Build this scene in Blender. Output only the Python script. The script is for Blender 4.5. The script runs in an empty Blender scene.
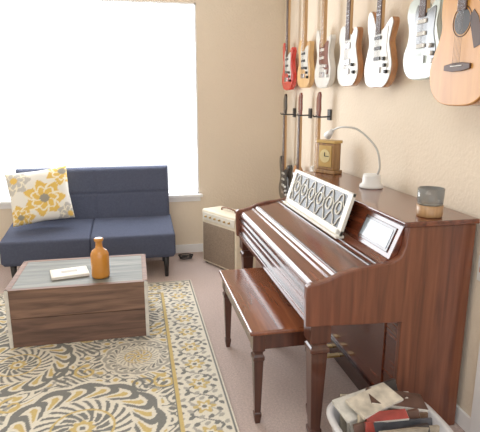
import bpy, bmesh, math, random
import numpy as np
from mathutils import Vector, Matrix, Euler
random.seed(4)
S = bpy.context.scene
COL = S.collection

# ---------------------------------------------------------------- helpers
def lin(c):
    out = []
    for v in c[:3]:
        v = v / 255.0
        out.append(v / 12.92 if v <= 0.04045 else ((v + 0.055) / 1.055) ** 2.4)
    return (out[0], out[1], out[2], 1.0)

def new_mat(name):
    m = bpy.data.materials.new(name); m.use_nodes = True
    return m, m.node_tree.nodes, m.node_tree.links, m.node_tree.nodes['Principled BSDF']

def mat(name, c, rough=0.5, metal=0.0, coat=0.0, var=0.06, scale=12.0, bump=0.0, bscale=150.0, trans=0.0, spec=0.5):
    m, N, L, P = new_mat(name)
    tc = N.new('ShaderNodeTexCoord')
    nz = N.new('ShaderNodeTexNoise'); nz.inputs['Scale'].default_value = scale
    nz.inputs['Detail'].default_value = 4
    L.new(tc.outputs['Object'], nz.inputs['Vector'])
    cr = N.new('ShaderNodeValToRGB')
    b = lin(c)
    cr.color_ramp.elements[0].position = 0.3
    cr.color_ramp.elements[1].position = 0.7
    cr.color_ramp.elements[0].color = tuple(x * (1 - var) for x in b[:3]) + (1,)
    cr.color_ramp.elements[1].color = tuple(min(1, x * (1 + var)) for x in b[:3]) + (1,)
    L.new(nz.outputs['Fac'], cr.inputs['Fac'])
    L.new(cr.outputs['Color'], P.inputs['Base Color'])
    P.inputs['Roughness'].default_value = rough
    P.inputs['Metallic'].default_value = metal
    P.inputs['Coat Weight'].default_value = coat
    P.inputs['Specular IOR Level'].default_value = spec
    P.inputs['Coat Roughness'].default_value = 0.1
    P.inputs['Transmission Weight'].default_value = trans
    if bump > 0:
        n2 = N.new('ShaderNodeTexNoise'); n2.inputs['Scale'].default_value = bscale
        n2.inputs['Detail'].default_value = 3
        L.new(tc.outputs['Object'], n2.inputs['Vector'])
        bp = N.new('ShaderNodeBump'); bp.inputs['Strength'].default_value = bump
        bp.inputs['Distance'].default_value = 0.01
        L.new(n2.outputs['Fac'], bp.inputs['Height'])
        L.new(bp.outputs['Normal'], P.inputs['Normal'])
    return m

def wood(name, c1, c2, grain='Y', rough=0.3, coat=0.3, s=3.0, stretch=14.0):
    m, N, L, P = new_mat(name)
    tc = N.new('ShaderNodeTexCoord')
    mp = N.new('ShaderNodeMapping')
    sc = [s * stretch] * 3
    sc['XYZ'.index(grain)] = s
    mp.inputs['Scale'].default_value = sc
    L.new(tc.outputs['Object'], mp.inputs['Vector'])
    nz = N.new('ShaderNodeTexNoise'); nz.inputs['Scale'].default_value = 1.0
    nz.inputs['Detail'].default_value = 6; nz.inputs['Distortion'].default_value = 0.6
    L.new(mp.outputs['Vector'], nz.inputs['Vector'])
    cr = N.new('ShaderNodeValToRGB')
    cr.color_ramp.elements[0].position = 0.32; cr.color_ramp.elements[1].position = 0.7
    cr.color_ramp.elements[0].color = lin(c1); cr.color_ramp.elements[1].color = lin(c2)
    L.new(nz.outputs['Fac'], cr.inputs['Fac'])
    L.new(cr.outputs['Color'], P.inputs['Base Color'])
    P.inputs['Roughness'].default_value = rough
    P.inputs['Coat Weight'].default_value = coat
    P.inputs['Coat Roughness'].default_value = 0.12
    return m

def vcol_mat(name, rough=0.95, bump=0.3, bscale=300):
    m, N, L, P = new_mat(name)
    at = N.new('ShaderNodeAttribute'); at.attribute_name = 'Col'
    L.new(at.outputs['Color'], P.inputs['Base Color'])
    P.inputs['Roughness'].default_value = rough
    P.inputs['Specular IOR Level'].default_value = 0.2
    tc = N.new('ShaderNodeTexCoord')
    n2 = N.new('ShaderNodeTexNoise'); n2.inputs['Scale'].default_value = bscale
    L.new(tc.outputs['Object'], n2.inputs['Vector'])
    bp = N.new('ShaderNodeBump'); bp.inputs['Strength'].default_value = bump
    bp.inputs['Distance'].default_value = 0.005
    L.new(n2.outputs['Fac'], bp.inputs['Height']); L.new(bp.outputs['Normal'], P.inputs['Normal'])
    return m

def grp(name, loc=(0, 0, 0), rotz=0.0, local=False, tilt=None):
    e = bpy.data.objects.new(name, None); e.empty_display_size = 0.1
    e.location = loc; e.rotation_euler = tilt if tilt else (0, 0, rotz)
    e['local'] = 1 if local else 0
    COL.objects.link(e)
    return e

def link(me, name, mt, parent=None, bevel=0.0, smooth=False, segs=2):
    o = bpy.data.objects.new(name, me); COL.objects.link(o)
    if mt: me.materials.append(mt)
    if smooth:
        for p in me.polygons: p.use_smooth = True
    if parent:
        o.parent = parent
        if not parent['local']:
            o.matrix_parent_inverse = Matrix.Translation(-Vector(parent.location))
    if bevel > 0:
        b = o.modifiers.new('bevel', 'BEVEL'); b.width = bevel; b.segments = segs
        b.limit_method = 'ANGLE'; b.angle_limit = math.radians(35)
    return o

def mesh(name, verts, faces):
    me = bpy.data.meshes.new(name)
    me.from_pydata([tuple(v) for v in verts], [], faces)
    bm = bmesh.new(); bm.from_mesh(me)
    bmesh.ops.recalc_face_normals(bm, faces=bm.faces[:])
    bm.to_mesh(me); bm.free()
    return me

def boxdata(lo, hi):
    x0, y0, z0 = lo; x1, y1, z1 = hi
    v = [(x0,y0,z0),(x1,y0,z0),(x1,y1,z0),(x0,y1,z0),(x0,y0,z1),(x1,y0,z1),(x1,y1,z1),(x0,y1,z1)]
    f = [(0,3,2,1),(4,5,6,7),(0,1,5,4),(1,2,6,5),(2,3,7,6),(3,0,4,7)]
    return v, f

def box(name, lo, hi, mt, parent=None, bevel=0.0, segs=2, smooth=False):
    v, f = boxdata(lo, hi)
    return link(mesh(name, v, f), name, mt, parent, bevel, smooth, segs)

def boxes(name, lst, mt, parent=None, bevel=0.0):
    V, F = [], []
    for lo, hi in lst:
        v, f = boxdata(lo, hi); n = len(V)
        V += v; F += [tuple(i + n for i in q) for q in f]
    return link(mesh(name, V, F), name, mt, parent, bevel)

def poly(name, pts, fn, d0, d1, mt, parent=None, bevel=0.0, smooth=False):
    n = len(pts)
    v = [fn(a, b, d0) for a, b in pts] + [fn(a, b, d1) for a, b in pts]
    f = [tuple(range(n)), tuple(range(n, 2 * n))] + [(i, (i+1) % n, n + (i+1) % n, n + i) for i in range(n)]
    return link(mesh(name, v, f), name, mt, parent, bevel, smooth)

def lathe(name, prof, loc, mt, parent=None, seg=32, smooth=True, sx=1.0, sy=1.0, sq=0.0):
    V, F = [], []
    for r, z in prof:
        for i in range(seg):
            a = 2 * math.pi * i / seg
            c, s = math.cos(a), math.sin(a)
            if sq > 0:
                c = math.copysign(abs(c) ** sq, c); s = math.copysign(abs(s) ** sq, s)
            V.append((loc[0] + r * c * sx, loc[1] + r * s * sy, loc[2] + z))
    for k in range(len(prof) - 1):
        for i in range(seg):
            j = (i + 1) % seg
            F.append((k*seg+i, k*seg+j, (k+1)*seg+j, (k+1)*seg+i))
    F.append(tuple(range(seg)))
    F.append(tuple((len(prof)-1)*seg + i for i in range(seg)))
    o = link(mesh(name, V, F), name, mt, parent, 0, smooth)
    if smooth:
        for p in o.data.polygons:
            if len(p.vertices) > 4: p.use_smooth = False
    return o

def cyl(name, p0, p1, r0, r1, mt, parent=None, seg=16):
    p0 = Vector(p0); p1 = Vector(p1); d = (p1 - p0).normalized()
    u = d.orthogonal().normalized(); w = d.cross(u)
    V = []
    for p, r in ((p0, r0), (p1, r1)):
        for i in range(seg):
            a = 2 * math.pi * i / seg
            V.append(p + u * r * math.cos(a) + w * r * math.sin(a))
    F = [(i, (i+1) % seg, seg + (i+1) % seg, seg + i) for i in range(seg)]
    F += [tuple(range(seg)), tuple(range(seg, 2*seg))]
    o = link(mesh(name, V, F), name, mt, parent)
    for p in o.data.polygons:
        p.use_smooth = len(p.vertices) == 4
    return o

def catmull(pts, n=5, closed=True):
    out = []
    N = len(pts)
    rng = range(N) if closed else range(N - 1)
    for i in rng:
        if closed:
            p = [Vector(pts[(i + k - 1) % N]) for k in range(4)]
        else:
            p = [Vector(pts[min(max(i + k - 1, 0), N - 1)]) for k in range(4)]
        for j in range(n):
            t = j / n
            out.append(0.5 * ((2*p[1]) + (-p[0]+p[2])*t + (2*p[0]-5*p[1]+4*p[2]-p[3])*t*t + (-p[0]+3*p[1]-3*p[2]+p[3])*t**3))
    if not closed: out.append(Vector(pts[-1]))
    return out

def tube(name, pts, r, mt, parent=None, n=6, smooth_path=True, seg=8):
    P = catmull(pts, n, False) if smooth_path else [Vector(p) for p in pts]
    V, F = [], []
    ref = None
    for k, p in enumerate(P):
        d = (P[min(k+1, len(P)-1)] - P[max(k-1, 0)]).normalized()
        if ref is None: ref = d.orthogonal().normalized()
        u = (ref - d * ref.dot(d)).normalized(); ref = u; w = d.cross(u)
        for i in range(seg):
            a = 2 * math.pi * i / seg
            V.append(p + u * r * math.cos(a) + w * r * math.sin(a))
    for k in range(len(P) - 1):
        for i in range(seg):
            j = (i + 1) % seg
            F.append((k*seg+i, k*seg+j, (k+1)*seg+j, (k+1)*seg+i))
    F += [tuple(range(seg)), tuple((len(P)-1)*seg + i for i in range(seg))]
    return link(mesh(name, V, F), name, mt, parent, 0, True)

# ---------------------------------------------------------------- materials
M_wall = mat('wall_paint', (229, 214, 193), 0.9, var=0.02, scale=3, bump=0.35, bscale=55, spec=0.2)
M_ceil = mat('ceiling_paint', (242, 239, 232), 0.9, var=0.02)
M_trim = mat('white_trim', (240, 240, 240), 0.5, var=0.01)
M_carpet = mat('carpet', (200, 180, 172), 1.0, var=0.14, scale=90, bump=0.8, bscale=260, spec=0.1)
M_piano = wood('walnut_veneer', (74, 31, 20), (120, 62, 40), 'Y', 0.25, 0.6, 2.0, 16)
M_pianov = wood('walnut_side', (84, 42, 27), (126, 72, 48), 'Z', 0.33, 0.3, 2.0, 16)
M_pdark = wood('walnut_dark', (36, 17, 12), (66, 33, 23), 'Y', 0.25, 0.5, 2.0, 16)
M_leg = wood('dark_leg_wood', (56, 28, 20), (88, 48, 34), 'Z', 0.3, 0.4, 2.0, 16)
M_bench = wood('bench_wood', (100, 52, 32), (144, 82, 52), 'Y', 0.22, 0.6, 2.0, 16)
M_cream = mat('cream_lacquer', (226, 222, 210), 0.35)
M_black = mat('black_satin', (30, 30, 32), 0.4)
M_blackgl = mat('black_gloss', (20, 20, 22), 0.15, coat=0.6)
M_sofa = mat('blue_grey_fabric', (78, 84, 104), 0.95, var=0.10, scale=60, bump=0.4, bscale=500, spec=0.15)
M_planks = wood('reclaimed_planks', (92, 68, 56), (142, 108, 88), 'X', 0.7, 0.0, 3.0, 10)
M_planks2 = wood('reclaimed_planks_dark', (78, 58, 50), (124, 92, 76), 'X', 0.7, 0.0, 3.0, 10)
M_rim = wood('rim_wood', (104, 74, 58), (142, 104, 82), 'X', 0.6, 0.0, 3.0, 10)
M_slate = wood('weathered_grey_top', (84, 88, 84), (132, 132, 122), 'X', 0.6, 0.0, 2.0, 10)
M_white = mat('white_plastic', (232, 232, 230), 0.35, var=0.01)
M_chrome = mat('chrome', (200, 200, 205), 0.2, metal=1.0)
M_brass = mat('aged_brass', (186, 154, 94), 0.35, metal=0.5)
M_clockw = wood('clock_case_wood', (120, 84, 46), (166, 124, 74), 'Z', 0.35, 0.3)
M_amber = mat('amber_glass', (206, 136, 52), 0.18, coat=0.5)
M_maple = wood('maple_neck', (176, 132, 82), (206, 164, 112), 'Z', 0.35, 0.3)
M_rose = wood('rosewood', (58, 34, 24), (84, 52, 36), 'Z', 0.5, 0.0)
M_tweed = mat('cream_tolex', (226, 216, 192), 0.7, bump=0.3, bscale=200)
M_grille = mat('brown_grille', (134, 116, 98), 0.9, var=0.25, scale=120)
M_paper = mat('paper', (236, 232, 224), 0.8)

# ---------------------------------------------------------------- room
XR, YB, H = 1.45, 4.85, 1.5
XL, YF, ZC = -1.95, -0.9, 2.75
box('floor', (XL, YF, -0.06), (XR, YB, 0.0), M_carpet)
box('ceiling', (XL, YF, ZC), (XR, YB, ZC + 0.06), M_ceil)
WX0, WX1, WZ0, WZ1 = -1.45, 0.60, 0.60, 2.36
boxes('wall_back', [((XL, YB, 0), (WX0, YB + 0.14, ZC)), ((WX1, YB, 0), (XR + 0.1, YB + 0.14, ZC)),
                    ((WX0, YB, 0), (WX1, YB + 0.14, WZ0)), ((WX0, YB, WZ1), (WX1, YB + 0.14, ZC))], M_wall)
box('wall_right', (XR, YF, 0), (XR + 0.1, YB, ZC), M_wall)
box('wall_left', (XL - 0.1, YF, 0), (XL, YB, ZC), M_wall)
box('baseboard_back', (XL, YB - 0.014, 0), (XR, YB, 0.085), M_trim, bevel=0.004)
box('baseboard_right', (XR - 0.014, 1.73, 0), (XR, YB - 0.014, 0.085), M_trim, bevel=0.004)
box('baseboard_left', (XL, YF, 0), (XL + 0.014, YB - 0.014, 0.085), M_trim, bevel=0.004)
box('trim_1', (XR - 0.02, 1.60, 0), (XR, 1.745, 2.1), M_trim, bevel=0.004)

w = grp('window_1', ((WX0 + WX1) / 2, YB, (WZ0 + WZ1) / 2))
boxes('frame', [((WX0, YB - 0.002, WZ0), (WX0 + 0.015, YB + 0.139, WZ1)), ((WX1 - 0.015, YB - 0.002, WZ0), (WX1, YB + 0.139, WZ1)),
                ((WX0, YB - 0.002, WZ0), (WX1, YB + 0.139, WZ0 + 0.012)), ((WX0, YB - 0.002, WZ1 - 0.015), (WX1, YB + 0.139, WZ1))], M_trim, w)
box('sill', (WX0 - 0.04, YB - 0.05, WZ0 - 0.03), (WX1 + 0.03, YB + 0.06, WZ0), M_trim, w, 0.005)
box('apron', (WX0 - 0.02, YB - 0.012, WZ0 - 0.075), (WX1 + 0.01, YB, WZ0 - 0.03), M_trim, w, 0.003)

sw = grp('light_switch', (XR - 0.005, 1.79, 0.79))
box('plate', (XR - 0.008, 1.755, 0.73), (XR, 1.825, 0.845), M_white, sw, 0.003)
box('toggle', (XR - 0.02, 1.783, 0.775), (XR - 0.008, 1.797, 0.80), mat('toggle_tan', (214, 130, 70), 0.5), sw, 0.002)

# ---------------------------------------------------------------- rug (vertex coloured weave)
RX0, RX1, RY0, RY1 = -1.75, 0.41, 0.85, 4.02
nx, ny = 430, 630
xs = np.linspace(RX0, RX1, nx); ys = np.linspace(RY0, RY1, ny)
X, Y = np.meshgrid(xs, ys)
cream = np.array(lin((218, 211, 194))[:3]); gray = np.array(lin((116, 116, 112))[:3])
yel = np.array(lin((196, 172, 112))[:3]); lgray = np.array(lin((164, 160, 150))[:3])
C = np.zeros((ny, nx, 3)) + cream
def paint(mask, c): C[mask] = c
def scroll(cx, cy, R, a0, turns, wdt, col):
    for k in np.linspace(0, 1, 60):
        rr_ = R * (1 - 0.85 * k); a = a0 + turns * 2 * math.pi * k
        px, py = cx + rr_ * math.cos(a), cy + rr_ * math.sin(a)
        j0 = int((px - 0.03 - RX0) / (RX1 - RX0) * nx); i0 = int((py - 0.03 - RY0) / (RY1 - RY0) * ny)
        sl = (slice(max(i0, 0), i0 + 14), slice(max(j0, 0), j0 + 14))
        m = np.hypot(X[sl] - px, Y[sl] - py) < wdt * (1.0 - 0.3 * k)
        C[sl][m] = col
f1 = np.sin(38 * X + 2.4 * np.sin(17 * Y)) * np.sin(38 * Y + 2.4 * np.sin(17 * X))
f2 = np.sin(29 * X + 2.0 * np.sin(31 * Y) + 1.0) * np.sin(31 * Y + 1.8 * np.sin(32 * X))
paint(f2 > 0.45, lgray)
paint((np.abs(f1) < 0.13), gray)
paint(f1 > 0.74, gray)
paint(f1 < -0.70, yel)
def medal(cx, cy, R, dark=True):
    dx, dy = X - cx, Y - cy
    r = np.hypot(dx, dy) / R; th = np.arctan2(dy, dx)
    edge = 1.0 + 0.08 * np.abs(np.cos(6 * th))
    paint(r < edge + 0.06, cream)
    paint(r < edge, gray if dark else lgray)
    # scalloped leaves with veins, wound slightly so that they read as arabesque
    tw = th + 0.25 * np.sin(9 * r)
    pet = np.abs(np.cos(8 * tw))
    paint((r < 0.96) & (r > 0.66) & (pet > 0.42 + 1.6 * np.abs(r - 0.80)), cream)
    paint((r < 0.90) & (r > 0.70) & (pet > 0.84 + 0.9 * np.abs(r - 0.80)), yel if dark else gray)
    paint((r < 0.665) & (r > 0.63), cream)
    paint((r < 0.63) & (r > 0.42) & (np.abs(np.sin(12 * th - 16 * r)) > 0.62), cream)
    paint((r < 0.42) & (r > 0.385), yel)
    pet2 = np.abs(np.cos(4 * th + 0.8 * np.sin(12 * r)))
    paint((r < 0.385) & (pet2 > 0.40 + 1.2 * np.abs(r - 0.27)), cream)
    paint((r < 0.34) & (r > 0.18) & (pet2 > 0.82), gray if dark else yel)
    paint(r < 0.15 + 0.02 * np.cos(8 * th), yel)
    paint(r < 0.08, cream); paint(r < 0.04, gray)
for cx, cy, R, d in [(-0.30, 2.15, 0.36, True), (-1.15, 2.15, 0.30, True), (-0.72, 2.82, 0.30, True), (-0.04, 2.78, 0.19, False), (-1.40, 2.80, 0.20, False),
                     (-0.30, 3.42, 0.25, True), (-1.15, 3.42, 0.25, True), (-0.72, 1.45, 0.32, True), (-0.04, 1.50, 0.19, False), (-1.40, 1.50, 0.20, False)]:
    medal(cx, cy, R, d)
for cx, cy in [(0.05, 2.48), (0.08, 1.84), (0.02, 3.10), (-0.72, 2.40), (-0.72, 1.9), (-0.72, 3.30), (0.02, 3.65), (-0.38, 2.66), (-0.40, 3.08), (-0.62, 3.62)]:
    for sgn in (1, -1):
        scroll(cx + 0.055 * sgn, cy, 0.075, math.pi / 2 * sgn, 1.2 * sgn, 0.010, yel if sgn > 0 else gray)
# border
D = np.minimum(np.minimum(X - RX0, RX1 - X), np.minimum(Y - RY0, RY1 - Y))
along = np.where(np.minimum(X - RX0, RX1 - X) < np.minimum(Y - RY0, RY1 - Y), Y, X)
B = D < 0.25
paint(B, cream)
q = np.mod(along, 0.21) - 0.105
rr = np.hypot(q, D - 0.13); tt = np.arctan2(q, D - 0.13)
paint(B & (np.abs(D - 0.13 - 0.07 * np.sin(along * 2 * math.pi / 0.21)) < 0.009), gray)
paint(B & (np.abs(D - 0.13 + 0.07 * np.sin(along * 2 * math.pi / 0.21)) < 0.007), lgray)
lf = np.sin(along * 60) * np.sin(D * 65 + 1.3 * np.sin(along * 30))
paint(B & (lf > 0.60), gray); paint(B & (lf < -0.62), lgray)
paint(B & (rr < 0.046 + 0.014 * np.cos(6 * tt)), yel)
paint(B & (rr < 0.026 + 0.006 * np.cos(6 * tt)), cream); paint(B & (rr < 0.013), gray)
paint((D > 0.245) & (D < 0.262), yel); paint((D > 0.262) & (D < 0.270), gray)
paint(D < 0.03, cream); paint(D < 0.016, gray)
paint(D < 0.006, cream)
rngn = np.random.RandomState(3)
C *= (1 + 0.14 * (rngn.rand(ny, nx, 1) - 0.5))
idx = np.arange(nx * ny).reshape(ny, nx)
quads = np.stack([idx[:-1, :-1], idx[:-1, 1:], idx[1:, 1:], idx[1:, :-1]], -1).reshape(-1, 4)
Vt = np.stack([X, Y, np.full_like(X, 0.012)], -1).reshape(-1, 3)
me = bpy.data.meshes.new('woven_top')
me.from_pydata(Vt.tolist(), [], quads.tolist())
ca = me.color_attributes.new('Col', 'FLOAT_COLOR', 'POINT')
ca.data.foreach_set('color', np.concatenate([C.reshape(-1, 3), np.ones((nx * ny, 1))], 1).astype(np.float32).ravel())
rug = grp('area_rug', ((RX0 + RX1) / 2, (RY0 + RY1) / 2, 0))
link(me, 'woven_top', vcol_mat('rug_weave'), rug)
box('backing', (RX0, RY0, 0.0005), (RX1, RY1, 0.011), M_cream, rug)

# ---------------------------------------------------------------- sofa
SX0, SX1, SY0 = -1.10, 0.30, 4.12
HB = [(0,3,2,1),(4,5,6,7),(0,1,5,4),(1,2,6,5),(2,3,7,6),(3,0,4,7)]
so = grp('loveseat_sofa', ((SX0 + SX1) / 2, 4.4, 0))
box('seat_base', (SX0 + 0.01, SY0 + 0.015, 0.185), (SX1 - 0.01, 4.70, 0.30), M_sofa, so, 0.02, 3)
n = 2; wd = (SX1 - SX0) / n
for i in range(n):
    a0, a1 = SX0 + i * wd + 0.0002, SX0 + (i + 1) * wd - 0.0002
    v = [(a0, SY0, 0.20), (a1, SY0, 0.20), (a1, 4.70, 0.28), (a0, 4.70, 0.28), (a0, SY0, 0.395), (a1, SY0, 0.395), (a1, 4.70, 0.455), (a0, 4.70, 0.455)]
    link(mesh('sc', v, HB), 'seat_cushion_%d' % (i + 1), M_sofa, so, 0.022, True, 5)
# back: ONE upholstered slab with shallow stitched seams and tufts
def slant(y, z): return y + (z - 0.4) * 0.20
SBX0 = SX0 + 0.05; SBX1 = SX1 - 0.01
NX_, NZ_ = 90, 40
V, F = [], []
zb0, zb1 = 0.42, 0.895
for side in (0, 1):
    for j in range(NZ_ + 1):
        for i in range(NX_ + 1):
            u = i / NX_; t = j / NZ_
            x = SBX0 + u * (SBX1 - SBX0); z = zb0 + t * (zb1 - zb0)
            e = min(u * (SBX1 - SBX0), (1 - u) * (SBX1 - SBX0), t * (zb1 - zb0), (1 - t) * (zb1 - zb0))
            rnd = 0.03 * (1 - math.sqrt(max(0, 1 - (1 - min(e / 0.03, 1)) ** 2)))
            dep = 0.0
            if side == 0:
                dep += 0.009 * math.exp(-((t - 0.52) * (zb1 - zb0) / 0.009) ** 2)
                for us in (0.5,):
                    dep += 0.005 * math.exp(-((u - us) * (SBX1 - SBX0) / 0.008) ** 2)
                y = slant(4.61, z) + rnd + dep
            else:
                y = slant(4.73, z) - rnd
            V.append((x, y, z))
m1 = (NX_ + 1) * (NZ_ + 1)
for s in range(2):
    for j in range(NZ_):
        for i in range(NX_):
            q = s * m1 + j * (NX_ + 1) + i
            F.append((q, q + 1, q + NX_ + 2, q + NX_ + 1))
ring = [i for i in range(NX_ + 1)] + [j * (NX_ + 1) + NX_ for j in range(1, NZ_ + 1)] + [NZ_ * (NX_ + 1) + i for i in range(NX_ - 1, -1, -1)] + [j * (NX_ + 1) for j in range(NZ_ - 1, 0, -1)]
for k in range(len(ring)):
    a, b = ring[k], ring[(k + 1) % len(ring)]
    F.append((a, b, b + m1, a + m1))
link(mesh('backrest', V, F), 'backrest', M_sofa, so, 0, True)
for i, (x, y) in enumerate([(SX0 + 0.08, 4.19), (SX1 - 0.08, 4.19), (SX0 + 0.08, 4.62), (SX1 - 0.08, 4.62)]):
    cyl('leg_%d' % (i + 1), (x, y, 0.21), (x, y, 0.0), 0.028, 0.016, M_black, so)

# pillow
def pillow(name, W, Hh, T, loc, rot):
    n = 60
    V, F, Cc = [], [], []
    for side in (1, -1):
        for j in range(n + 1):
            for i in range(n + 1):
                a = i / n * 2 - 1; b = j / n * 2 - 1
                t = max(0, (1 - a ** 4) * (1 - b ** 4)) ** 0.5
                k = 1 - 0.10 * (1 - abs(a * b)) * (abs(a) ** 3 + abs(b) ** 3) * 0.6
                V.append((a * W / 2 * k, side * T / 2 * t, b * Hh / 2 * k))
                c = (236, 234, 226)
                # big layered blossoms
                for (fx, fy, R, c1) in ((0.15, -0.15, 0.62, (226, 188, 96)), (-0.75, 0.65, 0.5, (196, 194, 188)), (0.85, 0.8, 0.5, (226, 188, 96)), (-0.7, -0.75, 0.42, (226, 188, 96)), (0.9, -0.85, 0.4, (190, 188, 182))):
                    r = math.hypot(a - fx, b - fy) / R; th = math.atan2(b - fy, a - fx)
                    e = 1 + 0.14 * math.cos(7 * th)
                    if r < e:
                        c = c1
                        if math.cos(7 * th + 5 * r) > 0.86 or abs(r - 0.62 * e) < 0.05: c = (242, 236, 214)
                        if r < 0.25: c = (150, 146, 134) if c1[0] > 200 else (226, 188, 96)
                Cc.append(lin(c))
    m1 = (n + 1) ** 2
    for s in range(2):
        for j in range(n):
            for i in range(n):
                q = s * m1 + j * (n + 1) + i
                F.append((q, q + 1, q + n + 2, q + n + 1))
    me = bpy.data.meshes.new(name); me.from_pydata(V, [], F)
    ca = me.color_attributes.new('Col', 'FLOAT_COLOR', 'POINT')
    ca.data.foreach_set('color', np.array(Cc, dtype=np.float32).ravel())
    bm = bmesh.new(); bm.from_mesh(me)
    bmesh.ops.remove_doubles(bm, verts=bm.verts[:], dist=0.0005)
    bmesh.ops.recalc_face_normals(bm, faces=bm.faces[:]); bm.to_mesh(me); bm.free()
    o = link(me, name, vcol_mat('pillow_print', 0.9, 0.2), None, 0, True)
    o.location = loc; o.rotation_euler = rot
    return o
pillow('throw_pillow', 0.50, 0.46, 0.14, (-0.815, 4.47, 0.70), (math.radians(-20), math.radians(-6), math.radians(6)))

# ---------------------------------------------------------------- crate coffee table
TX0, TX1, TY0, TY1, TH = -0.81, 0.037, 3.035, 3.63, 0.387
zr = 0.013
tb = grp('crate_coffee_table', ((TX0 + TX1) / 2, (TY0 + TY1) / 2, zr))
h2 = (TH - zr - 0.004) / 2
box('front_plank_low', (TX0 + 0.01, TY0 + 0.004, zr), (TX1 - 0.01, TY0 + 0.03, zr + h2), M_planks2, tb, 0.003)
box('front_plank_high', (TX0 + 0.01, TY0 + 0.004, zr + h2 + 0.003), (TX1 - 0.01, TY0 + 0.03, TH - 0.002), M_planks, tb, 0.003)
box('back_plank_low', (TX0 + 0.01, TY1 - 0.03, zr), (TX1 - 0.01, TY1 - 0.004, zr + h2), M_planks2, tb, 0.003)
box('back_plank_high', (TX0 + 0.01, TY1 - 0.03, zr + h2 + 0.003), (TX1 - 0.01, TY1 - 0.004, TH - 0.002), M_planks, tb, 0.003)
for nm, xa, xb in (('side_left', TX0 + 0.01, TX0 + 0.035), ('side_right', TX1 - 0.035, TX1 - 0.01)):
    box(nm + '_low', (xa, TY0 + 0.03, zr), (xb, TY1 - 0.03, zr + h2), M_planks2, tb, 0.003)
    box(nm + '_high', (xa, TY0 + 0.03, zr + h2 + 0.003), (xb, TY1 - 0.03, TH - 0.002), M_planks, tb, 0.003)
M_ctrim = mat('worn_white_paint', (214, 210, 200), 0.6, var=0.12, scale=30)
for i, (xa, ya) in enumerate([(TX0, TY0), (TX1 - 0.022, TY0), (TX0, TY1 - 0.022), (TX1 - 0.022, TY1 - 0.022)]):
    box('corner_post_%d' % (i + 1), (xa, ya - 0.001, zr), (xa + 0.022, ya + 0.023, TH), M_ctrim, tb, 0.003)
boxes('rim', [((TX0, TY0, TH - 0.006), (TX1, TY0 + 0.035, TH)), ((TX0, TY1 - 0.035, TH - 0.006), (TX1, TY1, TH))], M_rim, tb, 0.002)
boxes('rim_sides', [((TX0, TY0 + 0.035, TH - 0.006), (TX0 + 0.035, TY1 - 0.035, TH)), ((TX1 - 0.03, TY0 + 0.035, TH - 0.006), (TX1, TY1 - 0.035, TH))], M_rim, tb, 0.002)
for i in range(5):
    dy = (TY1 - TY0 - 0.074) / 5
    y0 = TY0 + 0.037 + i * dy
    box('top_board_%d' % (i + 1), (TX0 + 0.036, y0, TH - 0.02), (TX1 - 0.031, y0 + dy - 0.0008, TH - 0.001), M_slate, tb, 0.0008)

bk = grp('book', (-0.46, 3.27, TH + 0.0005), math.radians(12), True)
box('cover', (-0.115, -0.085, 0.0), (0.115, 0.085, 0.018), mat('book_cover', (206, 198, 180), 0.5), bk, 0.002)
box('pages', (-0.112, -0.0855, 0.003), (0.117, 0.083, 0.015), M_paper, bk)
box('label', (-0.10, -0.07, 0.0181), (0.10, 0.07, 0.019), mat('book_label', (226, 224, 214), 0.5), bk)
box('title_block', (-0.05, -0.02, 0.0191), (0.05, 0.03, 0.0196), mat('book_title', (168, 160, 142), 0.5), bk)
lathe('amber_bottle', [(0.046, 0), (0.056, 0.006), (0.058, 0.02), (0.058, 0.14), (0.056, 0.16), (0.045, 0.18), (0.027, 0.193), (0.022, 0.203), (0.022, 0.238),
      (0.029, 0.241), (0.029, 0.258), (0.018, 0.261)], (-0.255, 3.18, TH), M_amber)

# ---------------------------------------------------------------- upright piano
PY0, PY1 = 1.83, 3.33
pi = grp('upright_piano', (1.2, 2.58, 0))
XZ = lambda a, b, d: (a, d, b)
endp = [(1.42,0),(1.42,.985),(1.10,.985),(1.092,.90),(1.075,.855),(1.04,.835),(.96,.822),(.88,.815),(.81,.80),(.76,.778),(.71,.765),(.68,.762),(.662,.752),(.660,.70),(.664,.575),(1.10,.555),(1.10,0)]
poly('end_panel_right', endp, XZ, PY0, PY0 + 0.035, M_pianov, pi, 0.006)
poly('end_panel_left', endp, XZ, PY1 - 0.035, PY1, M_pianov, pi, 0.006)
ya, yb = PY0 + 0.035, PY1 - 0.035
box('back_case', (1.20, ya, 0.02), (1.41, yb, 0.984), M_pianov, pi)
box('lower_panel', (1.115, ya, 0.10), (1.14, yb, 0.56), M_piano, pi, 0.003)
box('lower_panel_inset', (1.108, ya + 0.12, 0.16), (1.116, yb - 0.12, 0.50), M_piano, pi, 0.004)
box('toe_rail', (1.10, ya, 0.0), (1.2, yb, 0.10), M_pdark, pi, 0.004)
box('lid', (1.075, PY0 - 0.015, 0.985), (1.425, PY1 + 0.015, 1.008), M_piano, pi, 0.007, 3)
poly('upper_front_panel', [(1.2, .984), (1.10, .984), (1.035, .83), (1.2, .83)], XZ, ya, yb, M_piano, pi, 0.002)
poly('fallboard', [(1.2, .838), (1.03, .838), (1.00, .822), (.80, .785), (.79, .776), (.775, .774), (.765, .768), (.705, .752), (.69, .742), (.688, .60), (1.2, .60)], XZ, ya, yb, M_piano, pi, 0.002)
box('keybed', (0.672, ya, 0.578), (1.12, yb, 0.606), M_piano, pi, 0.004)
for i, (z0, z1, xo) in enumerate([(0.725, 0.737, .680), (0.69, 0.70, .680), (0.655, 0.663, .682), (0.606, 0.618, .676)]):
    box('front_moulding_%d' % (i + 1), (xo, ya, z0), (0.70, yb, z1), M_pdark if i % 2 else M_piano, pi, 0.002)
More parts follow.
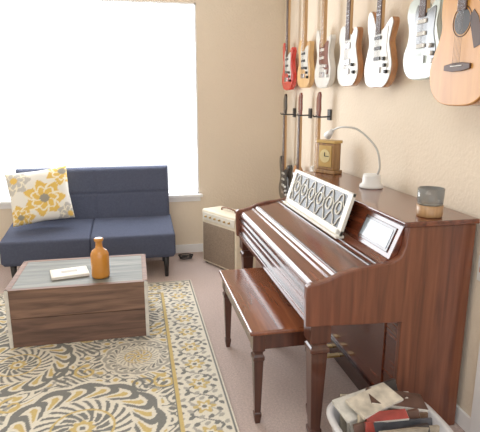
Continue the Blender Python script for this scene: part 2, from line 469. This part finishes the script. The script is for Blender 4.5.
for i, x in enumerate([0.985, 0.955, 0.812]):
    z = 0.822 - (1.0 - x) * (0.037 / 0.20)
    box('fallboard_bead_%d' % (i + 1), (x - 0.005, ya, z - 0.004), (x + 0.005, yb, z + 0.004), M_pdark, pi, 0.002)
def SL(s, h, d):
    ux, uz = 0.389, 0.921
    nxx, nz = -0.921, 0.389
    return (1.035 + ux * h + nxx * d, s, 0.83 + uz * h + nz * d)
M_glassp = mat('pale_inlay', (120, 132, 142), 0.15, coat=0.5)
def rect(s0, s1, h0, h1): return [(s0, h0), (s1, h0), (s1, h1), (s0, h1)]
for nm, s0, s1 in (('right', 1.90, 2.19), ('left', 3.20, 3.27)):
    poly('inlay_frame_' + nm, rect(s0, s1, 0.028, 0.142), SL, -0.002, 0.005, M_pdark, pi, 0.002)
    poly('inlay_' + nm, rect(s0 + 0.015, s1 - 0.015, 0.042, 0.128), SL, 0.0, 0.007, M_glassp, pi, 0.001)
# music desk
MY0, MY1 = 2.25, 3.17
def MD(s, h, d):
    ux, uz = 0.30, 0.954
    return (0.985 + ux * h - uz * d, s, 0.835 + uz * h + ux * d)
MH = 0.225
poly('desk_backing', rect(MY0 + 0.01, MY1 - 0.01, 0.012, MH - 0.012), MD, 0.0, 0.006, M_black, pi)
for nm, r4 in (('bottom', rect(MY0, MY1, 0, 0.03)), ('top', rect(MY0, MY1, MH - 0.02, MH)),
               ('near', rect(MY0, MY0 + 0.05, 0, MH)), ('far', rect(MY1 - 0.05, MY1, 0, MH))):
    poly('desk_frame_' + nm, r4, MD, -0.004, 0.014, M_cream, pi, 0.003)
box('desk_ledge', (0.955, MY0, 0.826), (1.0, MY1, 0.840), M_cream, pi, 0.003)
poly('desk_prop', rect(MY0 + 0.1, MY1 - 0.1, 0.0, 0.03), MD, -0.05, 0.0, M_piano, pi)
ns = 6; st = (MY1 - MY0 - 0.10) / ns
for i in range(ns):
    c = MY0 + 0.05 + (i + 0.5) * st; hc = MH / 2 + 0.003
    pts = []
    for k in range(49):
        t = 2 * math.pi * k / 48
        pts.append(MD(c + st * 0.44 * math.cos(t) * (1 + 0.18 * math.cos(4 * t)), hc + 0.072 * math.sin(t) * (1 + 0.15 * math.cos(4 * t)), 0.009))
    tube('desk_fret_%d' % (i + 1), pts, 0.0035, M_cream, pi, smooth_path=False, seg=6)
    for sg in (-1, 1):
        pts = [MD(c + sg * st * (0.20 + 0.13 * math.cos(a / 3)) * math.cos(a) * 0.8, hc + (0.052 - 0.006 * a) * math.sin(a), 0.009) for a in [0.35 * k for k in range(18)]]
        tube('desk_scroll_%d' % (2 * i + (sg > 0) + 1), pts, 0.003, M_cream, pi, smooth_path=False, seg=6)
def sqleg(name, x, y, ztop, hw, mt, parent, z0=0.0, blk=0.09):
    prof = [(hw, ztop), (hw, ztop - blk), (hw * .72, ztop - blk - 0.008), (hw * .72, ztop - blk - 0.02), (hw * .95, ztop - blk - 0.03),
            (hw * .95, ztop - blk - 0.045), (hw * .80, ztop - blk - 0.055), (hw * .50, z0 + 0.06), (hw * .62, z0 + 0.055), (hw * .62, z0 + 0.04), (hw * .42, z0)]
    V, F = [], []
    for r, z in prof:
        V += [(x - r, y - r, z), (x + r, y - r, z), (x + r, y + r, z), (x - r, y + r, z)]
    for k in range(len(prof) - 1):
        for i in range(4):
            j = (i + 1) % 4
            F.append((k*4+i, k*4+j, k*4+4+j, k*4+4+i))
    F += [(0, 1, 2, 3), tuple(len(V) - 4 + i for i in range(4))]
    link(mesh(name, V, F), name, mt, parent, 0.003)
sqleg('front_leg_right', 0.735, 1.885, 0.58, 0.046, M_leg, pi)
sqleg('front_leg_left', 0.735, 3.275, 0.58, 0.046, M_leg, pi)
for i, y in enumerate((2.47, 2.58, 2.69)):
    box('pedal_%d' % (i + 1), (1.02, y - 0.018, 0.055), (1.115, y + 0.018, 0.067), M_brass, pi, 0.004)

# bench
BX0, BX1, BY0, BY1, BZ = 0.465, 0.82, 2.0, 2.86, 0.49
be = grp('piano_bench', ((BX0 + BX1) / 2, (BY0 + BY1) / 2, 0))
box('seat_lid', (BX0, BY0, BZ - 0.022), (BX1, BY1, BZ), M_bench, be, 0.007, 3)
box('apron_box', (BX0 + 0.02, BY0 + 0.02, BZ - 0.10), (BX1 - 0.02, BY1 - 0.02, BZ - 0.022), M_leg, be, 0.003)
for i, (x, y) in enumerate([(BX0 + .045, BY0 + .045), (BX1 - .045, BY0 + .045), (BX0 + .045, BY1 - .045), (BX1 - .045, BY1 - .045)]):
    sqleg('leg_%d' % (i + 1), x, y, BZ - 0.022, 0.029, M_leg, be, blk=0.085)

# ---------------------------------------------------------------- things on the piano
LZ = 1.009
ck = grp('mantel_clock', (1.30, 3.24, LZ), math.radians(-62), True)
box('plinth', (-0.085, -0.045, 0), (0.085, 0.045, 0.025), M_clockw, ck, 0.004)
box('case', (-0.072, -0.038, 0.025), (0.072, 0.038, 0.205), M_clockw, ck, 0.005)
box('cornice', (-0.08, -0.043, 0.205), (0.08, 0.043, 0.226), M_brass, ck, 0.004)
box('face_plate', (-0.056, -0.043, 0.045), (0.056, -0.037, 0.19), M_brass, ck, 0.002)
cyl('dial', (0, -0.043, 0.12), (0, -0.046, 0.12), 0.045, 0.045, mat('clock_dial', (214, 196, 140), 0.4), ck, 32)
box('hour_hand', (-0.003, -0.049, 0.118), (0.003, -0.0465, 0.145), M_black, ck)
box('minute_hand', (-0.002, -0.049, 0.117), (0.036, -0.0465, 0.122), M_black, ck)

lm = grp('gooseneck_lamp', (1.32, 2.63, LZ))
lathe('base', [(0.066, 0), (0.068, 0.006), (0.066, 0.018), (0.052, 0.028), (0.050, 0.066), (0.046, 0.078), (0.02, 0.082)], (1.32, 2.63, LZ), M_white, lm)
tube('neck', [(1.34, 2.60, LZ + 0.08), (1.345, 2.59, LZ + 0.13), (1.33, 2.62, LZ + 0.23), (1.27, 2.72, LZ + 0.32), (1.225, 2.82, LZ + 0.335), (1.215, 2.93, LZ + 0.32), (1.21, 3.00, LZ + 0.295)], 0.006, mat('lamp_neck_grey', (186, 184, 178), 0.3), lm)
cyl('lamp_head', (1.212, 2.98, LZ + 0.306), (1.205, 3.04, LZ + 0.27), 0.012, 0.026, M_white, lm)

gl = grp('candle_tumbler', (1.24, 1.91, LZ))
M_glass = mat('clear_glass', (235, 238, 235), 0.05, trans=0.85, var=0.0)
lathe('wooden_cup', [(0.052, 0), (0.055, 0.004), (0.056, 0.050), (0.05, 0.051)], (1.24, 1.91, LZ), wood('cup_wood', (150, 110, 72), (186, 146, 100), 'Z', 0.4), gl)
lathe('wax_fill', [(0.046, 0.0565), (0.046, 0.075), (0.01, 0.076)], (1.24, 1.91, LZ), M_cream, gl)
lathe('glass_wall', [(0.050, 0.051), (0.054, 0.055), (0.056, 0.122), (0.053, 0.122), (0.050, 0.06), (0.002, 0.056)], (1.24, 1.91, LZ), M_glass, gl)

# ---------------------------------------------------------------- guitars
STRAT = [(0,0),(.09,.008),(.148,.06),(.160,.13),(.128,.20),(.115,.245),(.130,.295),(.145,.335),(.125,.358),(.085,.335),(.045,.305),
         (0,.30),(-.045,.31),(-.065,.35),(-.10,.405),(-.135,.415),(-.152,.37),(-.135,.29),(-.115,.235),(-.13,.18),(-.16,.12),(-.148,.05),(-.09,.006)]
TELE = [(0,0),(.09,.006),(.148,.05),(.160,.12),(.130,.20),(.116,.25),(.128,.30),(.128,.34),(.095,.352),(.055,.318),
        (.02,.325),(-.02,.36),(-.08,.382),(-.13,.365),(-.150,.31),(-.125,.24),(-.13,.18),(-.16,.12),(-.148,.05),(-.09,.006)]
OFFS = [(-.01,.0),(.08,.0),(.14,.045),(.160,.115),(.135,.19),(.118,.24),(.135,.29),(.150,.335),(.13,.36),(.085,.335),(.045,.31),
        (0,.305),(-.045,.32),(-.07,.37),(-.11,.42),(-.145,.41),(-.150,.35),(-.128,.28),(-.118,.24),(-.142,.18),(-.165,.11),(-.148,.035),(-.09,.0)]
ACOU = [(0,0),(.11,.010),(.180,.06),(.205,.14),(.185,.21),(.148,.28),(.138,.325),(.148,.38),(.145,.44),(.11,.485),(.04,.50),
        (-.04,.50),(-.11,.485),(-.145,.44),(-.148,.38),(-.138,.325),(-.148,.28),(-.185,.21),(-.205,.14),(-.180,.06),(-.11,.010)]
def guitar(name, y0, z0, outline, mbody, guard=None, board='rose', acoustic=False, back=None, tilt=0.0, stand=0.055, headmat=None, bridge=True, scale=1.0):
    g = grp(name, (XR - 0.08, y0, z0 + 0.4))
    ct, sn = math.cos(tilt), math.sin(tilt)
    L = (0.50 if acoustic else 0.36)
    top = 1.0 * scale
    def Gf(s, v, d):
        s *= scale; v *= scale
        s2 = s * ct + (v - top) * sn; v2 = top + (v - top) * ct - s * sn
        return (XR - stand - d, y0 - s2, z0 + v2)
    th = 0.10 if acoustic else 0.042
    ol = [(p[0], p[1]) for p in catmull(outline, 5)]
    poly('body', ol, Gf, 0.0, th - 0.006, back or mbody, g, 0.006)
    poly('body_top', [(p[0] * .985, p[1] * .985 + .003) for p in ol], Gf, th - 0.006, th, mbody, g, 0.003)
    if guard and not acoustic:
        gp = [(.03,.30),(.07,.315),(.105,.315),(.10,.25),(.10,.20),(.125,.13),(.105,.09),(.05,.13),(.0,.15),(-.055,.17),(-.065,.22),(-.07,.30),(-.045,.345),(-.03,.30)]
        poly('pickguard', [(p[0], p[1]) for p in catmull(gp, 4)], Gf, th, th + 0.003, guard, g)
        for i, v in enumerate((0.155, 0.21, 0.265)):
            poly('pickup_%d' % (i + 1), [(-.038, v - .009), (.038, v - .009), (.038, v + .009), (-.038, v + .009)], Gf, th, th + 0.010, M_cream if guard is not M_whiteguard else M_black, g, 0.002)
        for i, (s, v) in enumerate([(.085, .15), (.10, .115), (.115, .08)]):
            cyl('knob_%d' % (i + 1), Gf(s, v, th), Gf(s, v, th + 0.018), 0.011, 0.010, M_black if guard is M_whiteguard else M_white, g, 12)
    elif not acoustic:
        for i, v in enumerate((0.15, 0.25)):
            poly('pickup_%d' % (i + 1), [(-.04, v - .018), (.04, v - .018), (.04, v + .018), (-.04, v + .018)], Gf, th, th + 0.009, M_chrome, g, 0.002)
        for i, (s, v) in enumerate([(.095, .13), (.115, .085)]):
            cyl('knob_%d' % (i + 1), Gf(s, v, th), Gf(s, v, th + 0.018), 0.012, 0.010, M_black, g, 12)
    if acoustic:
        cyl('sound_hole', Gf(0, .33, th - .001), Gf(0, .33, th + .0012), 0.05, 0.05, M_black, g, 32)
        tube('rosette', [Gf(.058 * math.cos(2*math.pi*k/32), .33 + .058 * math.sin(2*math.pi*k/32), th) for k in range(33)], 0.0025, M_rose, g, smooth_path=False, seg=6)
        poly('bridge', [(-.085,.145),(-.03,.138),(.03,.138),(.085,.145),(.085,.165),(.03,.172),(-.03,.172),(-.085,.165)], Gf, th, th + 0.009, M_rose, g, 0.002)
        poly('saddle', [(-.036,.158),(.036,.158),(.036,.161),(-.036,.161)], Gf, th + .009, th + 0.012, M_cream, g)
        poly('pickguard', [(.045,.34),(.06,.30),(.09,.22),(.125,.23),(.12,.29),(.10,.335),(.07,.365)], Gf, th, th + 0.002, M_rose, g)
        vb, bstart = .158, .37
    else:
        poly('bridge', [(-.04,.075),(.04,.075),(.04,.11),(-.04,.11)], Gf, th, th + 0.010, M_chrome, g, 0.002)
        vb, bstart = .10, .285
    nut = 0.80 if not acoustic else 0.86
    fz = th + 0.004
    poly('neck', [(-.028, L - .07), (.028, L - .07), (.0215, nut), (-.0215, nut)], Gf, th - 0.016, fz, M_maple, g, 0.004)
    poly('fretboard', [(-.028, bstart), (.028, bstart), (.0215, nut), (-.0215, nut)], Gf, fz, fz + 0.005, M_rose if board == 'rose' else M_maple, g, 0.001)
    for i in range(12):
        v = nut - (nut - vb) * (1 - 2 ** (-(i + 1) * 1.3 / 12))
        poly('fret_%d' % (i + 1), [(-.024, v), (.024, v), (.024, v + .002), (-.024, v + .002)], Gf, fz + .005, fz + 0.0062, M_chrome, g)
    if acoustic:
        hs = [(-.022, nut), (.022, nut), (.034, nut + .03), (.038, nut + .13), (-.038, nut + .13), (-.034, nut + .03)]
    else:
        hs = [(.0215, nut), (.024, nut + .03), (.032, nut + .06), (.025, nut + .13), (.030, nut + .165), (.012, nut + .19), (-.015, nut + .18), (-.038, nut + .14), (-.036, nut + .06), (-.0215, nut + .02)]
    poly('headstock', hs, Gf, th - 0.014, fz, headmat or M_maple, g, 0.003)
    for i in range(6):
        if acoustic:
            s = -.045 if i % 2 else .045; v = nut + .04 + (i // 2) * .035
        else:
            s = -.046; v = nut + .035 + i * .022
        cyl('tuner_%d' % (i + 1), Gf(s, v, th - .006), Gf(s * .6, v, th - .006), 0.006, 0.004, M_chrome, g, 8)
    for i in range(6):
        s = -.018 + i * .0072
        cyl('string_%d' % (i + 1), Gf(s * 1.25, vb, th + .012), Gf(s, nut + .05, fz + .007), 0.0006, 0.0006, M_chrome, g, 4)
    a = Gf(0, nut + 0.012, 0)
    box('hanger_plate', (XR - 0.014, y0 - 0.03, a[2] - 0.03), (XR, y0 + 0.03, a[2] + 0.05), M_black, g, 0.003)
    for sg in (-1, 1):
        tube('hanger_arm_%d' % (1 if sg > 0 else 2), [(XR - 0.012, y0 + sg * .005, a[2] - .004), (XR - stand + .0, y0 + sg * .033, a[2] - .006), (XR - stand - th - .02, y0 + sg * .034, a[2] - .004), (XR - stand - th - .028, y0 + sg * .033, a[2] + .010)], 0.005, M_black, g, 4)
    return g
M_whiteguard = mat('white_guard', (206, 204, 196), 0.3)
M_red = mat('red_lacquer', (200, 44, 34), 0.2, coat=0.5)
M_nat = wood('natural_blond', (196, 148, 88), (222, 180, 122), 'Z', 0.3, 0.3)
M_wht = mat('vintage_white', (216, 214, 207), 0.25, coat=0.4)
M_mint = mat('pale_mint', (188, 200, 192), 0.25, coat=0.4)
M_tan = wood('mahogany_back', (150, 96, 56), (186, 128, 80), 'Z', 0.25, 0.4)
M_spruce = wood('spruce_top', (196, 134, 62), (218, 160, 86), 'Z', 0.4, 0.05, 3.0, 6)
M_gguard = mat('grey_guard', (70, 74, 74), 0.2, coat=0.5)
M_redguard = mat('tortoise_guard', (110, 44, 30), 0.2, coat=0.5)
ZB = 1.585
guitar('electric_guitar', 4.44, ZB, STRAT, M_red, M_whiteguard)
guitar('electric_guitar', 3.99, ZB + 0.01, TELE, M_nat, M_whiteguard, 'maple')
guitar('electric_guitar', 3.57, ZB, STRAT, M_wht, M_redguard, 'maple')
guitar('electric_guitar', 3.13, ZB, TELE, M_wht, None, 'rose', back=M_tan)
guitar('electric_guitar', 2.71, ZB - 0.015, OFFS, M_wht, M_whiteguard, 'rose', back=M_tan)
guitar('electric_guitar', 2.27, ZB + 0.01, TELE, M_mint, M_gguard, 'rose')
guitar('acoustic_guitar', 1.885, 1.475, ACOU, M_spruce, None, 'rose', acoustic=True, back=M_tan)
# lower row
guitar('electric_guitar', 4.48, 0.565, STRAT, M_blackgl, M_black, 'rose', headmat=M_blackgl)
guitar('electric_guitar', 4.05, 0.57, TELE, M_tan, M_black, 'rose', headmat=M_redguard)
guitar('electric_guitar', 3.62, 0.57, OFFS, M_wht, M_redguard, 'maple', headmat=M_redguard)

# ---------------------------------------------------------------- guitar amplifier
am = grp('guitar_amplifier', (0.785, 4.33, 0), math.radians(-63), True)
box('cabinet', (-0.26, -0.10, 0.012), (0.26, 0.13, 0.52), M_tweed, am, 0.018, 3)
box('grille_cloth', (-0.235, -0.106, 0.035), (0.235, -0.098, 0.40), M_grille, am, 0.004)
box('control_panel', (-0.235, -0.106, 0.425), (0.235, -0.098, 0.495), M_cream, am, 0.003)
for i in range(6):
    cyl('knob_%d' % (i + 1), (-0.18 + i * .07, -0.106, .46), (-0.18 + i * .07, -0.122, .46), 0.010, 0.008, M_brass, am, 12)
tube('handle', [(-0.10, 0.015, 0.518), (-0.09, 0.015, 0.54), (0, 0.015, 0.548), (0.09, 0.015, 0.54), (0.10, 0.015, 0.518)], 0.008, mat('leather_handle', (120, 80, 50), 0.6), am)
for i, (x, y) in enumerate([(-.22, -.07), (.22, -.07), (-.22, .10), (.22, .10)]):
    cyl('foot_%d' % (i + 1), (x, y, 0), (x, y, 0.014), 0.014, 0.014, M_black, am, 12)
tube('audio_cable', [(0.43 + 0.05 * math.cos(t * .8) * (1 + t * .02), 4.62 + 0.045 * math.sin(t * .8), 0.008 + 0.002 * t) for t in range(0, 24)], 0.006, M_black)

# ---------------------------------------------------------------- magazine basket
bc = (0.935, 1.59)
bs = grp('magazine_basket', (bc[0], bc[1], 0))
M_bask = mat('white_basket', (222, 222, 226), 0.5)
lathe('basket_shell', [(0.15, 0.0), (0.17, 0.01), (0.20, 0.235), (0.215, 0.24), (0.215, 0.25), (0.19, 0.25), (0.165, 0.03), (0.01, 0.02)], (bc[0], bc[1], 0), M_bask, bs, 48, True, 1.05, 0.98, 0.6)
colsM = [(206, 202, 194), (96, 70, 60), (184, 178, 168), (70, 72, 80), (212, 208, 200), (160, 150, 134), (106, 82, 64), (206, 204, 198), (150, 60, 52), (150, 156, 164), (54, 50, 50), (196, 184, 160)]
def mag(nm, w_, d_, t_, loc, rot, c):
    cm = mat(nm + '_cover', c, 0.45, var=0.35, scale=18)
    o = box(nm, (-w_ / 2, -d_ / 2, -t_ / 2), (w_ / 2, d_ / 2, t_ / 2), cm, bs, 0.0008)
    o.matrix_parent_inverse = Matrix.Identity(4); o.location = loc; o.rotation_euler = rot
    p = box(nm + '_pages', (-w_ / 2 + 0.002, -d_ / 2 - 0.0006, -t_ / 2 + 0.0015), (w_ / 2 + 0.0006, d_ / 2 - 0.002, t_ / 2 - 0.0015), M_paper, bs)
    p.matrix_parent_inverse = Matrix.Identity(4); p.location = loc; p.rotation_euler = rot
R_ = math.radians
for i in range(15):
    mag('magazine_%d' % (i + 1), 0.27, 0.21, 0.009 + 0.005 * (i % 3),
        (0.014 * math.sin(i * 2.3), -0.150 + i * 0.0210, 0.175 + 0.025 * abs(math.sin(i * 1.7))),
        (R_(74 + 8 * math.sin(i * 1.3)), R_(9 * math.sin(i * 2.1)), R_(8 * math.sin(i * 1.9))), colsM[(i * 5) % 12])
mag('top_magazine_1', 0.25, 0.12, 0.012, (-0.06, 0.085, 0.298), (R_(10), R_(-7), R_(8)), (206, 204, 196))
mag('top_magazine_2', 0.23, 0.10, 0.016, (0.06, 0.06, 0.309), (R_(4), R_(8), R_(-12)), (88, 66, 58))
mag('top_magazine_3', 0.21, 0.11, 0.012, (-0.04, 0.055, 0.322), (R_(8), R_(-4), R_(18)), (204, 196, 180))
mag('top_magazine_4', 0.16, 0.045, 0.012, (-0.03, -0.03, 0.306), (R_(16), R_(-5), R_(-10)), (150, 60, 54))

# ---------------------------------------------------------------- lights / world
def area(name, loc, rot, sx, sy, e, col):
    l = bpy.data.lights.new(name, 'AREA'); l.shape = 'RECTANGLE'; l.size = sx; l.size_y = sy
    l.energy = e; l.color = col
    o = bpy.data.objects.new(name, l); o.location = loc; o.rotation_euler = rot
    COL.objects.link(o); return o
area('window_daylight', ((WX0 + WX1) / 2, YB + 0.2, (WZ0 + WZ1) / 2), (math.radians(-90), 0, 0), 2.4, 2.1, 115, (0.93, 0.96, 1.0))
area('ceiling_fill', (-0.3, 1.2, ZC - 0.03), (0, 0, 0), 1.4, 1.4, 16, (1.0, 0.96, 0.9))  # added fill under the ceiling to brighten the room, not an actual lamp
wd_ = bpy.data.worlds.new('sky'); S.world = wd_; wd_.use_nodes = True
bg = wd_.node_tree.nodes['Background']; bg.inputs['Color'].default_value = (0.96, 0.98, 1.0, 1); bg.inputs['Strength'].default_value = 1.5

cam = bpy.data.cameras.new('camera'); cam.sensor_width = 36; cam.lens = 37.5; cam.clip_start = 0.05
co = bpy.data.objects.new('camera', cam); co.location = (0, 0, H)
co.rotation_euler = (math.radians(90 - 13.06), 0, math.radians(-11.78))
COL.objects.link(co); S.camera = co
S.view_settings.view_transform = 'Standard'
S.view_settings.look = 'None'
S.view_settings.exposure = 0.0
S.view_settings.gamma = 1.12
